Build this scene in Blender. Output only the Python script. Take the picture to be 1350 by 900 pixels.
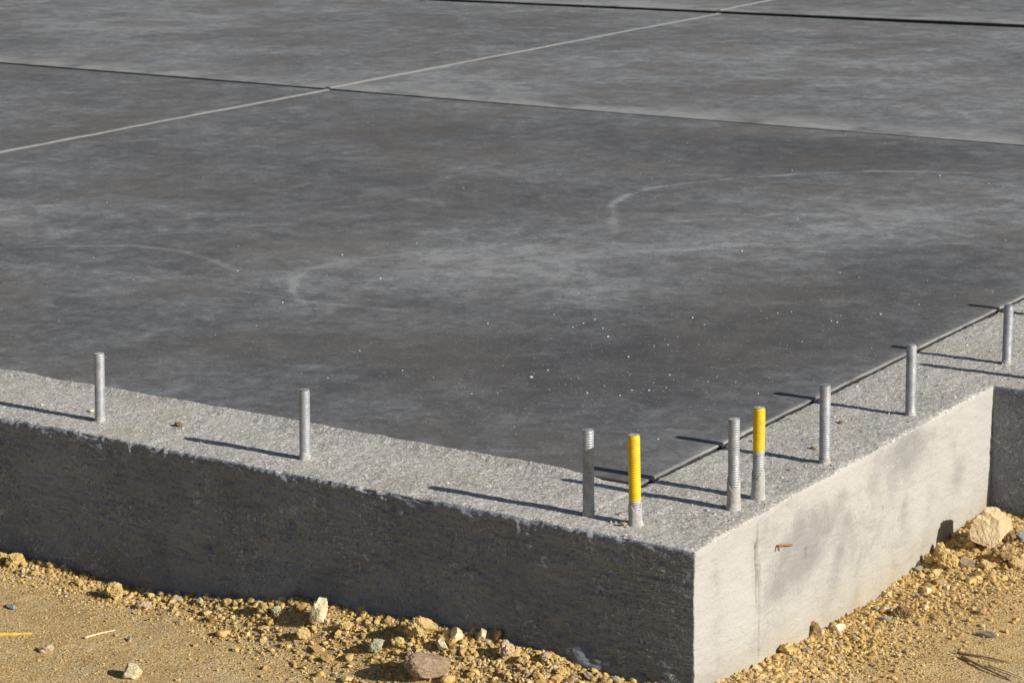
import bpy, math, random
import numpy as np
from mathutils import Vector, Matrix, Euler

for o in list(bpy.data.objects):
    bpy.data.objects.remove(o, do_unlink=True)
scn = bpy.context.scene
COL = scn.collection
R = math.radians

# ------------------------------------------------------------------ camera
cam_d = bpy.data.cameras.new('camera')
cam = bpy.data.objects.new('camera', cam_d)
COL.objects.link(cam)
CAM_C = Vector((1.79243441, -3.17081714, 1.22733441))
cr = Vector((0.8306533, 0.55663699, -0.01305193))
cu = Vector((-0.12057087, 0.20271074, 0.97178754))
cf = Vector((-0.54357865, 0.80564485, -0.23549655))
cam.matrix_world = Matrix(((cr.x, cu.x, -cf.x, CAM_C.x), (cr.y, cu.y, -cf.y, CAM_C.y),
                           (cr.z, cu.z, -cf.z, CAM_C.z), (0, 0, 0, 1)))
cam_d.sensor_width = 36.0
cam_d.lens = 84.0
cam_d.clip_end = 2000.0
cam_d.dof.use_dof = True
cam_d.dof.focus_distance = 3.75
cam_d.dof.aperture_fstop = 22.0
scn.camera = cam

# ------------------------------------------------------------------ light
SUN_EL, SUN_AZ_DIR = 25.3, Vector((1.0, 0.028, 0.0)).normalized()
world = bpy.data.worlds.new('World')
scn.world = world
world.use_nodes = True
wn = world.node_tree.nodes
bg = wn['Background']
sky = wn.new('ShaderNodeTexSky')
sky.sky_type = 'NISHITA'
sky.sun_disc = False
sky.sun_elevation = R(SUN_EL)
sky.sun_rotation = math.atan2(SUN_AZ_DIR.x, SUN_AZ_DIR.y)
sky.air_density = 1.0
sky.dust_density = 0.6
sky.ozone_density = 1.0
world.node_tree.links.new(sky.outputs[0], bg.inputs[0])
bg.inputs[1].default_value = 0.05
sun_d = bpy.data.lights.new('sun', 'SUN')
sun = bpy.data.objects.new('sun', sun_d)
COL.objects.link(sun)
sun_d.energy = 5.0
sun_d.angle = R(0.55)
sun_d.color = (1.0, 0.955, 0.88)
sdir = Vector((SUN_AZ_DIR.x * math.cos(R(SUN_EL)), SUN_AZ_DIR.y * math.cos(R(SUN_EL)), math.sin(R(SUN_EL))))
sun.rotation_euler = (-sdir).to_track_quat('-Z', 'Y').to_euler()
sun.location = sdir * 20

scn.view_settings.view_transform = 'Standard'
scn.view_settings.look = 'None'
scn.view_settings.gamma = 1.0
scn.view_settings.use_curve_mapping = False
scn.view_settings.exposure = 0.23

rng = np.random.default_rng(7)
random.seed(7)


# ------------------------------------------------------------------ numpy noise
def _h(ix, iy, iz, seed):
    n = (ix.astype(np.int64) * 374761393 + iy.astype(np.int64) * 668265263 + iz.astype(np.int64) * 2147483647 + seed * 1274126177) & 0xFFFFFFFF
    n = ((n ^ (n >> 13)) * 1274126177) & 0xFFFFFFFF
    n = ((n ^ (n >> 16)) * 2246822519) & 0xFFFFFFFF
    return ((n ^ (n >> 15)) & 0xFFFFFF) / float(0xFFFFFF) * 2 - 1


def noise(P, s, seed=0):
    """value noise, P (n,3), scale s (float or 3 list), range -1..1"""
    Q = P * np.asarray(s, float)
    f = np.floor(Q)
    t = Q - f
    t = t * t * (3 - 2 * t)
    i = f.astype(np.int64)
    o = 0
    for dx in (0, 1):
        wx = t[:, 0] if dx else 1 - t[:, 0]
        for dy in (0, 1):
            wy = t[:, 1] if dy else 1 - t[:, 1]
            for dz in (0, 1):
                wz = t[:, 2] if dz else 1 - t[:, 2]
                o = o + wx * wy * wz * _h(i[:, 0] + dx, i[:, 1] + dy, i[:, 2] + dz, seed)
    return o


def fbm(P, s, seed=0, octaves=4, g=0.5):
    o, a, t = 0, 1.0, 0
    s = np.asarray(s, float)
    for k in range(octaves):
        o = o + a * noise(P, s * 2.03 ** k, seed + 17 * k)
        t += a
        a *= g
    return o / t


def sstep(a, b, x):
    t = np.clip((x - a) / (b - a), 0, 1)
    return t * t * (3 - 2 * t)


# ------------------------------------------------------------------ ground height (shared by the ground, pebbles and rocks)
GB = -0.287
FL = np.array([(-9, -.285), (-1.58, -.280), (-1.455, -.283), (-1.327, -.294), (-1.198, -.292), (-1.064, -.278), (-.952, -.260), (-.796, -.233),
               (-.739, -.229), (-.688, -.232), (-.571, -.228), (-.506, -.224), (-.41, -.226), (-.348, -.236), (-.289, -.228),
               (-.241, -.229), (-.203, -.242), (-.166, -.243), (-.093, -.243), (0, -.247)])
FR = np.array([(0, -.247), (.073, -.249), (.128, -.255), (.249, -.270), (.414, -.280), (.54, -.281), (.667, -.288), (.833, -.281),
               (.977, -.272), (1.1, -.262), (1.23, -.258)])
WL = np.array([(-9, .06), (-1.4, .05), (-1.0, .06), (-.8, .09), (-.5, .13), (-.25, .12), (0, .11)])


def gh(x, y):
    x = np.asarray(x, float)
    y = np.asarray(y, float)
    dl = np.maximum(-y, 0)
    dr = np.maximum(x, 0)
    left = np.interp(x, FL[:, 0], FL[:, 1]) - GB
    right = np.interp(y, FR[:, 0], FR[:, 1]) - GB
    wl = np.interp(x, WL[:, 0], WL[:, 1])
    isl = (x < 0) & ~((y > 0) & (-x < y))
    isr = (y > 0)
    d = np.where(isl, dl, np.where(isr, dr, np.hypot(dl, dr)))
    amp = np.where(isl, left, np.where(isr, right, -.247 - GB))
    w = np.where(isl, wl, .10)
    z = GB + amp * np.exp(-(d / w) ** 2 * .9)
    z = z + .022 * np.exp(-(((x - .12) / .10) ** 2 + ((y - 1.05) / .16) ** 2))
    P = np.stack([x, y, x * 0], -1).reshape(-1, 3)
    n = .006 * fbm(P, 5, 3, 3) + .0034 * fbm(P, 24, 9, 4, .6) * (0.45 + 1.3 * np.exp(-(d.reshape(-1) / .13) ** 2))
    far = sstep(3, 30, np.hypot(P[:, 0], P[:, 1]))
    n = n + far * .25 * fbm(P, .12, 5, 3)
    return z + n.reshape(z.shape) * 1.0


# ------------------------------------------------------------------ mesh helpers
def mesh_from(name, V, F, mats, parent=None, smooth=True, midx=None, attrs=None, loc=None):
    """V (n,3); F (m,4) or (m,3) int array"""
    me = bpy.data.meshes.new(name)
    V = np.ascontiguousarray(V, dtype=np.float32)
    F = np.ascontiguousarray(F, dtype=np.int32)
    k = F.shape[1]
    me.vertices.add(len(V))
    me.vertices.foreach_set('co', V.ravel())
    me.loops.add(F.size)
    me.loops.foreach_set('vertex_index', F.ravel())
    me.polygons.add(len(F))
    me.polygons.foreach_set('loop_start', np.arange(0, F.size, k, dtype=np.int32))
    me.update(calc_edges=True)
    me.polygons.foreach_set('use_smooth', np.full(len(F), bool(smooth)))
    if midx is not None:
        me.polygons.foreach_set('material_index', np.asarray(midx, dtype=np.int32))
    for m in (mats if isinstance(mats, (list, tuple)) else [mats]):
        me.materials.append(m)
    for an, av in (attrs or {}).items():
        a = me.attributes.new(an, 'FLOAT', 'POINT')
        a.data.foreach_set('value', np.ascontiguousarray(av, dtype=np.float32))
    me.validate()
    me.update()
    o = bpy.data.objects.new(name, me)
    COL.objects.link(o)
    if parent is not None:
        o.parent = parent
    if loc is not None:
        o.location = loc
    return o


def tag(o, label=None, cat=None, group=None, kind=None):
    if label:
        o['label'] = label
    if cat:
        o['category'] = cat
    if group:
        o['group'] = group
    if kind:
        o['kind'] = kind
    return o


def empty(name, loc):
    o = bpy.data.objects.new(name, None)
    o.empty_display_size = .05
    COL.objects.link(o)
    o.location = loc
    return o


def gridfaces(nu, nv, flip=False):
    i, j = np.meshgrid(np.arange(nu - 1), np.arange(nv - 1), indexing='ij')
    a = (i * nv + j).ravel()
    F = np.stack([a, a + nv, a + nv + 1, a + 1], 1)
    return F[:, ::-1] if flip else F


def seq(segs):
    """non-uniform samples: [(start, end, step), ...]"""
    out = []
    for a, b, s in segs:
        n = max(1, int(round((b - a) / s)))
        out += list(np.linspace(a, b, n + 1)[:-1])
    out.append(segs[-1][1])
    return np.array(out)


# ------------------------------------------------------------------ material helper
class Mat:
    def __init__(s, name, rough=.9, spec=.3, metal=0.):
        s.m = bpy.data.materials.new(name)
        s.m.use_nodes = True
        s.nt = s.m.node_tree
        s.p = s.nt.nodes['Principled BSDF']
        s.p.inputs['Roughness'].default_value = rough
        s.p.inputs['Specular IOR Level'].default_value = spec
        s.p.inputs['Metallic'].default_value = metal
        s.tc = s.nt.nodes.new('ShaderNodeNewGeometry')
        s.co = s.tc.outputs['Position']

    def n(s, t, **kw):
        nd = s.nt.nodes.new(t)
        for k, v in kw.items():
            setattr(nd, k, v)
        return nd

    def l(s, a, b):
        s.nt.links.new(a, b)

    def set(s, sock, v):
        if isinstance(v, bpy.types.NodeSocket):
            s.l(v, sock)
        else:
            sock.default_value = v if not (isinstance(v, tuple) and len(v) == 3 and sock.type == 'RGBA') else (*v, 1)

    def mapped(s, scale=(1, 1, 1), rot=(0, 0, 0)):
        mp = s.n('ShaderNodeMapping')
        mp.inputs['Scale'].default_value = scale
        mp.inputs['Rotation'].default_value = rot
        s.l(s.co, mp.inputs['Vector'])
        return mp.outputs[0]

    def noise(s, scale, detail=4, rough=.55, vec=None, dist=0.):
        nd = s.n('ShaderNodeTexNoise')
        nd.inputs['Scale'].default_value = scale
        nd.inputs['Detail'].default_value = detail
        nd.inputs['Roughness'].default_value = rough
        nd.inputs['Distortion'].default_value = dist
        s.l(vec or s.co, nd.inputs['Vector'])
        return nd.outputs['Fac']

    def vor(s, scale, feature='F1', out='Distance', vec=None, rand=1.):
        nd = s.n('ShaderNodeTexVoronoi', feature=feature)
        nd.inputs['Scale'].default_value = scale
        nd.inputs['Randomness'].default_value = rand
        s.l(vec or s.co, nd.inputs['Vector'])
        return nd.outputs[out]

    def ramp(s, fac, stops, interp='LINEAR'):
        nd = s.n('ShaderNodeValToRGB')
        cr_ = nd.color_ramp
        cr_.interpolation = interp
        while len(cr_.elements) < len(stops):
            cr_.elements.new(.5)
        for e, (pos, c) in zip(cr_.elements, stops):
            e.position = pos
            e.color = (c, c, c, 1) if isinstance(c, (int, float)) else (*c, 1)
        s.l(fac, nd.inputs[0])
        return nd.outputs[0]

    def mix(s, fac, a, b, mode='MIX'):
        nd = s.n('ShaderNodeMix', data_type='RGBA', blend_type=mode)
        s.set(nd.inputs[0], fac)
        s.set(nd.inputs[6], a)
        s.set(nd.inputs[7], b)
        return nd.outputs[2]

    def math(s, op, a, b=0., clamp=False):
        nd = s.n('ShaderNodeMath', operation=op, use_clamp=clamp)
        s.set(nd.inputs[0], a)
        s.set(nd.inputs[1], b)
        return nd.outputs[0]

    def attr(s, name):
        nd = s.n('ShaderNodeAttribute', attribute_name=name)
        return nd.outputs['Fac']

    def bump(s, h, strength=.5, dist=.001, prev=None):
        nd = s.n('ShaderNodeBump')
        nd.inputs['Strength'].default_value = strength
        nd.inputs['Distance'].default_value = dist
        s.l(h, nd.inputs['Height'])
        if prev is not None:
            s.l(prev, nd.inputs['Normal'])
        return nd.outputs[0]

    def out(s, col=None, normal=None, rough=None):
        if col is not None:
            s.set(s.p.inputs['Base Color'], col)
        if normal is not None:
            s.l(normal, s.p.inputs['Normal'])
        if rough is not None:
            s.set(s.p.inputs['Roughness'], rough)
        return s.m


# ------------------------------------------------------------------ materials
def mat_ledge():
    s = Mat('rough_footing_concrete', .95, .15)
    big = s.noise(5.5, 4, .6)
    fine = s.noise(420, 3, .75)
    grain = s.vor(330, out='Color')
    gr = s.n('ShaderNodeSeparateColor')
    s.l(grain, gr.inputs[0])
    c = s.mix(s.ramp(big, [(.35, 0), (.68, 1)]), (.42, .39, .342), (.53, .495, .44))
    c = s.mix(s.ramp(s.noise(28, 4, .6), [(.42, 0), (.75, .55)]), c, (.54, .535, .525))
    c = s.mix(s.ramp(gr.outputs[0], [(.0, .85), (.17, .7), (.19, 0)]), c, (.17, .165, .15))
    c = s.mix(s.ramp(gr.outputs[1], [(.80, 0), (.82, .8), (1, .9)]), c, (.80, .78, .73))
    c = s.mix(s.ramp(gr.outputs[2], [(.93, 0), (.95, .6)]), c, (.42, .33, .22))
    c = s.mix(s.ramp(fine, [(.3, .30), (.6, 0)]), c, (.14, .13, .12))
    holes = s.ramp(s.vor(58), [(.0, 1), (.10, 1), (.15, 0)])
    c = s.mix(s.math('MULTIPLY', holes, .4), c, (.14, .13, .12))
    c = s.mix(s.ramp(s.noise(11, 5, .7), [(.52, 0), (.66, .5)]), c, (.50, .475, .44))
    c = s.mix(s.ramp(s.noise(6.5, 4, .7, s.mapped((1, 1, 1), (0, 0, 1.))), [(.55, 0), (.7, .4)]), c, (.40, .33, .24))
    b = s.bump(s.vor(330), .35, .001)
    b = s.bump(s.noise(150, 4, .7), .35, .0014, b)
    b = s.bump(holes, -.5, .002, b) if False else b
    return s.out(c, b)


def mat_face_dark():
    """parged -Y face: brushed grey cement, dirty"""
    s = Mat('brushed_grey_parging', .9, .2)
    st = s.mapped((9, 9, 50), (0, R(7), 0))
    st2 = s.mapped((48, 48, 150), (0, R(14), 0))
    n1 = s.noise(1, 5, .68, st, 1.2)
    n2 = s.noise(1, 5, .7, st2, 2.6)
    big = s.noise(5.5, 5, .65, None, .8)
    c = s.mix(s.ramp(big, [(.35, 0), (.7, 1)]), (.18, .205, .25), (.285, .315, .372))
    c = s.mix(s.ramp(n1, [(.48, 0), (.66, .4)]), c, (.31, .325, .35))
    c = s.mix(s.ramp(n2, [(.57, 0), (.70, .6)]), c, (.42, .43, .45))  # brush fibres, their highlights painted in as lighter colour
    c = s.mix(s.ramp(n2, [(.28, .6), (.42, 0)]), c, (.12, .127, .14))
    # raised trowel curls and long dragged strokes, relief highlights and shade painted into the colour
    curl = s.noise(19, 3, .6, None, 3.2)
    curl = s.ramp(curl, [(.455, 0), (.485, 1), (.515, 1), (.545, 0)])
    curl = s.math('MULTIPLY', curl, s.ramp(s.noise(6, 3, .6), [(.44, 0), (.56, 1)]))
    strk = s.noise(1, 3, .6, s.mapped((5, 5, 95), (0, R(9), 0)), 1.2)
    strk = s.ramp(strk, [(.46, 0), (.49, 1), (.51, 1), (.54, 0)])
    strk = s.math('MULTIPLY', strk, s.ramp(s.noise(4, 3, .6), [(.45, 0), (.6, .8)]))
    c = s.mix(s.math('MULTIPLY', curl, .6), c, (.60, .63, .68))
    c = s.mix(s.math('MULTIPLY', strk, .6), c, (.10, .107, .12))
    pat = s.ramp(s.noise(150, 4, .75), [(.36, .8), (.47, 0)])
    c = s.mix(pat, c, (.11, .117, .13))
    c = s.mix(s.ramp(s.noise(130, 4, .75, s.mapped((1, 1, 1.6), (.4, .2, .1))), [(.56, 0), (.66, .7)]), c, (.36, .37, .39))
    # brown soil splash near the foot and rusty blotches
    sx = s.n('ShaderNodeSeparateXYZ')
    s.l(s.co, sx.inputs[0])
    low = s.n('ShaderNodeMapRange')
    low.inputs[1].default_value = -.16
    low.inputs[2].default_value = -.25
    s.l(sx.outputs[2], low.inputs[0])
    sp = s.math('MULTIPLY', low.outputs[0], s.ramp(s.noise(7, 5, .7), [(.5, 0), (.75, .45)]))
    c = s.mix(sp, c, (.17, .125, .08))
    b = s.bump(n1, .45, .005)
    b = s.bump(n2, .5, .003, b)
    b = s.bump(curl, .9, .003, b)
    b = s.bump(s.noise(200, 4, .7), .8, .002, b)
    return s.out(c, b)


def mat_face_pale():
    s = Mat('smooth_pale_parging', .85, .2)
    vec = s.mapped((1, 1, .55), (R(18), 0, 0))
    blot = s.noise(9, 5, .6, None, .6)
    t = s.math('ADD', s.attr('stain'), s.math('ADD', s.math('MULTIPLY', s.math('SUBTRACT', blot, .5), 1.15), s.math('MULTIPLY', s.math('SUBTRACT', s.noise(170, 4, .8), .5), .75)))
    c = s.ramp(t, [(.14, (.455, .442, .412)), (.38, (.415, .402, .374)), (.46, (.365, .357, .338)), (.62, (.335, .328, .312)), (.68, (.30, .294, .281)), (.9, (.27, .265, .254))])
    dr = s.noise(1, 3, .6, s.mapped((40, 40, 4)))
    c = s.mix(s.ramp(dr, [(.66, 0), (.8, .2)]), c, (.28, .265, .235))
    sw = s.noise(1, 4, .6, s.mapped((22, 22, 90), (R(14), 0, 0)), .3)
    c = s.mix(s.ramp(sw, [(.55, 0), (.8, .35)]), c, (.33, .31, .275))
    sx = s.n('ShaderNodeSeparateXYZ')
    s.l(s.co, sx.inputs[0])
    low = s.n('ShaderNodeMapRange')
    low.inputs[1].default_value = -.19
    low.inputs[2].default_value = -.27
    s.l(sx.outputs[2], low.inputs[0])
    c = s.mix(s.math('MULTIPLY', low.outputs[0], s.ramp(s.noise(14, 4, .7), [(.35, .1), (.7, .8)])), c, (.40, .32, .20))
    c = s.mix(s.attr('crack'), c, (.16, .14, .115))
    b = s.bump(sw, .8, .003)
    b = s.bump(s.noise(180, 4, .75), .9, .0032, b)
    b = s.bump(blot, .3, .004, b)
    return s.out(c, b)


def mat_slab():
    s = Mat('power_trowelled_concrete', .78, .35)
    a = s.attr('dust')
    rim = s.attr('rim')
    n1 = s.noise(7.0, 6, .68, None, .6)
    n2 = s.noise(17, 5, .68, None, .5)
    n3 = s.noise(55, 4, .7)
    t = s.math('ADD', a, s.math('MULTIPLY', s.math('SUBTRACT', n1, .5), 1.1))
    t = s.math('ADD', t, s.math('MULTIPLY', s.math('SUBTRACT', n2, .5), 1.15))
    t = s.math('ADD', t, s.math('MULTIPLY', s.math('SUBTRACT', n3, .5), .75))
    c = s.ramp(t, [(.0, (.083, .081, .081)), (.32, (.114, .113, .114)), (.55, (.153, .154, .157)), (.78, (.207, .210, .215)), (1.0, (.295, .297, .297))])
    # hazy brownish patches
    c = s.mix(s.ramp(s.noise(2.1, 3, .6), [(.47, 0), (.62, .5)]), c, (.130, .114, .098))
    # mineral specks and pits
    v = s.vor(240, out='Color')
    sc = s.n('ShaderNodeSeparateColor')
    s.l(v, sc.inputs[0])
    c = s.mix(s.ramp(sc.outputs[0], [(.972, 0), (.98, .35)]), c, (.38, .37, .35))
    c = s.mix(s.ramp(sc.outputs[1], [(.0, .5), (.06, .4), (.07, 0)]), c, (.055, .053, .05))
    dustspk = s.math('MULTIPLY', s.ramp(s.noise(320, 2, .6), [(.6, 0), (.66, .6)]), s.ramp(s.noise(9, 3, .6), [(.5, 0), (.66, 1)]))
    c = s.mix(dustspk, c, (.36, .355, .34))
    c = s.mix(s.math('MULTIPLY', rim, s.ramp(s.noise(26, 5, .7), [(.3, .45), (.65, 1)])), c, (.36, .355, .34))
    b = s.bump(n3, .25, .0012)
    b = s.bump(s.noise(260, 3, .7), .35, .0006, b)
    return s.out(c, b, s.ramp(t, [(.2, .72), (.8, .9)]))


def mat_joint():
    s = Mat('cement_paste_line', .9, .2)
    c = s.mix(s.noise(40, 4, .7), (.22, .217, .21), (.40, .395, .38))
    return s.out(c, s.bump(s.noise(120, 3), .4, .001))


def mat_soil():
    s = Mat('sandy_subsoil', .97, .1)
    big = s.noise(2.6, 5, .6)
    mid = s.noise(16, 5, .65)
    v = s.vor(420, out='Color')
    sc = s.n('ShaderNodeSeparateColor')
    s.l(v, sc.inputs[0])
    c = s.mix(s.ramp(big, [(.35, 0), (.65, 1)]), (.62, .405, .148), (.66, .475, .225))
    c = s.mix(s.ramp(mid, [(.35, .55), (.55, 0)]), c, (.42, .255, .095))
    c = s.mix(s.ramp(mid, [(.55, 0), (.75, .5)]), c, (.60, .51, .33))
    c = s.mix(s.ramp(sc.outputs[0], [(.0, .8), (.21, .7), (.23, 0)]), c, (.22, .14, .07))
    c = s.mix(s.ramp(sc.outputs[1], [(.78, 0), (.80, .7)]), c, (.85, .70, .44))
    c = s.mix(s.ramp(s.noise(5, 4, .7), [(.56, 0), (.7, .45)]), c, (.52, .45, .36))
    b = s.bump(s.vor(300), .6, .0022)
    b = s.bump(s.noise(110, 5, .75), .8, .0065, b)
    return s.out(c, b)


def mat_pebble():
    s = Mat('gravel_grains', .95, .12)
    r_ = s.attr('tone')
    c = s.ramp(r_, [(0, (.14, .10, .06)), (.18, (.38, .24, .085)), (.40, (.56, .375, .135)), (.62, (.62, .45, .195)), (.78, (.70, .57, .34)), (.86, (.42, .37, .28)), (.93, (.27, .235, .19)), (1, (.52, .33, .15))])
    c = s.mix(s.ramp(s.noise(160, 3), [(.4, 0), (.7, .35)]), c, (.42, .28, .13))
    return s.out(c, s.bump(s.noise(500, 3, .7), .5, .0008))


ROCKM = {}


def mat_rock(name, c1, c2):
    if name in ROCKM:
        return ROCKM[name]
    s = Mat(name, .93, .15)
    c = s.mix(s.ramp(s.noise(45, 5, .65), [(.35, 0), (.65, 1)]), c1, c2)
    dk = tuple(x * .4 for x in c2)
    c = s.mix(s.ramp(s.noise(180, 4, .7), [(.28, .7), (.45, 0)]), c, dk)
    c = s.mix(s.ramp(s.noise(22, 3, .6), [(.56, 0), (.72, .25)]), c, (.50, .37, .20))
    b = s.bump(s.noise(90, 5, .7), .7, .004)
    b = s.bump(s.vor(260), .4, .0015, b)
    ROCKM[name] = s.out(c, b)
    return ROCKM[name]


def mat_zinc():
    s = Mat('galvanised_steel', .5, .5, .4)
    c = s.mix(s.ramp(s.noise(60, 4, .6), [(.35, 0), (.65, 1)]), (.29, .30, .325), (.43, .44, .46))
    c = s.mix(s.ramp(s.noise(130, 4, .7), [(.56, 0), (.7, .5)]), c, (.44, .43, .41))
    return s.out(c, s.bump(s.noise(220, 3), .3, .0006), s.ramp(s.noise(90, 3), [(.3, .42), (.7, .75)]))


def mat_yellow():
    s = Mat('yellow_marking_paint', .5, .4)
    c = s.mix(s.ramp(s.noise(45, 4, .6), [(.35, 0), (.65, 1)]), (.68, .425, .006), (.80, .555, .014))
    c = s.mix(s.ramp(s.noise(170, 4, .7), [(.60, 0), (.68, .7)]), c, (.50, .47, .40))
    c = s.mix(s.ramp(s.noise(60, 5, .75), [(.60, 0), (.66, .5)]), c, (.38, .25, .04))
    f = s.math('ADD', s.attr('fade'), s.math('MULTIPLY', s.math('SUBTRACT', s.noise(190, 4, .7), .5), 1.6))
    c = s.mix(s.ramp(f, [(.35, 1), (.55, 0)]), c, (.40, .40, .39))
    return s.out(c, s.bump(s.noise(200, 3), .3, .0006))


def mat_mortar():
    s = Mat('dried_cement_splash', .95, .1)
    c = s.mix(s.ramp(s.noise(70, 4, .7), [(.35, 0), (.65, 1)]), (.34, .33, .31), (.52, .50, .47))
    c = s.mix(s.ramp(s.noise(300, 3, .7), [(.3, .6), (.45, 0)]), c, (.22, .21, .20))
    return s.out(c, s.bump(s.noise(180, 4, .7), .7, .003))


def mat_plain(name, c1, c2, scale=60, rough=.85, metal=0.):
    s = Mat(name, rough, .25, metal)
    return s.out(s.mix(s.ramp(s.noise(scale, 4, .65), [(.35, 0), (.65, 1)]), c1, c2), s.bump(s.noise(scale * 4, 3), .4, .001))


M_ledge, M_dark, M_pale, M_slab, M_joint = mat_ledge(), mat_face_dark(), mat_face_pale(), mat_slab(), mat_joint()
M_soil, M_peb, M_zinc, M_yel, M_mortar = mat_soil(), mat_pebble(), mat_zinc(), mat_yellow(), mat_mortar()

# ------------------------------------------------------------------ ground sheet
W = .2486            # width of the footing top beside the slab
H1, H2, H3 = .0062, .0130, .026   # slab panel levels
Y1, Y2, XJ = 4.071, 7.195, -3.941  # joints between panels
YJ, XE = 1.21, .55   # where the footing steps out to the right


def expo(a, far, s0, k=1.25):
    out, s, p = [], s0, a
    sg = 1 if far > a else -1
    while abs(p) < abs(far):
        s *= k
        p += sg * s
        out.append(p)
    return out


def ground():
    xs = sorted(expo(-2.3, -300, .012)) + list(np.arange(-2.3, 1.6, .008)) + expo(1.6, 300, .012)
    ys = sorted(expo(-1.6, -300, .012)) + list(np.arange(-1.6, .0, .008)) + list(np.arange(0, 1.5, .01)) + expo(1.5, 300, .012)
    xs, ys = np.array(xs), np.array(ys)
    X, Y = np.meshgrid(xs, ys, indexing='ij')
    Z = gh(X, Y)
    V = np.stack([X.ravel(), Y.ravel(), Z.ravel()], 1)
    o = mesh_from('ground', V, gridfaces(len(xs), len(ys)), M_soil)
    tag(o, 'dry sandy yellow soil around the foundation', 'ground', kind='structure')


ground()


# ------------------------------------------------------------------ foundation wall (L-shaped footing)
STAINS = [(.09, -.045, .06, .035, 0, .30), (.10, -.10, .08, .05, .3, .16), (.25, -.20, .06, .07, .5, .34), (.33, -.13, .10, .045, .5, .30), (.42, -.10, .16, .035, .35, .34),
          (.62, -.055, .22, .030, .08, .34), (.56, -.12, .035, .07, 0, .32), (.52, -.19, .04, .05, 0, .25), (.80, -.10, .05, .09, 0, .28), (.95, -.04, .09, .03, 0, .25), (1.05, -.12, .04, .08, 0, .18), (.19, -.13, .02, .10, 0, .25)]
CRACKS = ((.213, -.145, -.045, .0046, .007), (.213, -.18, -.012, .0022, .004), (.222, -.27, -.07, .002, .003), (.391, -.14, -.102, .0026, .005), (.80, -.075, -.05, .003, .005), (.70, -.14, -.11, .003, .004))


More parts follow.
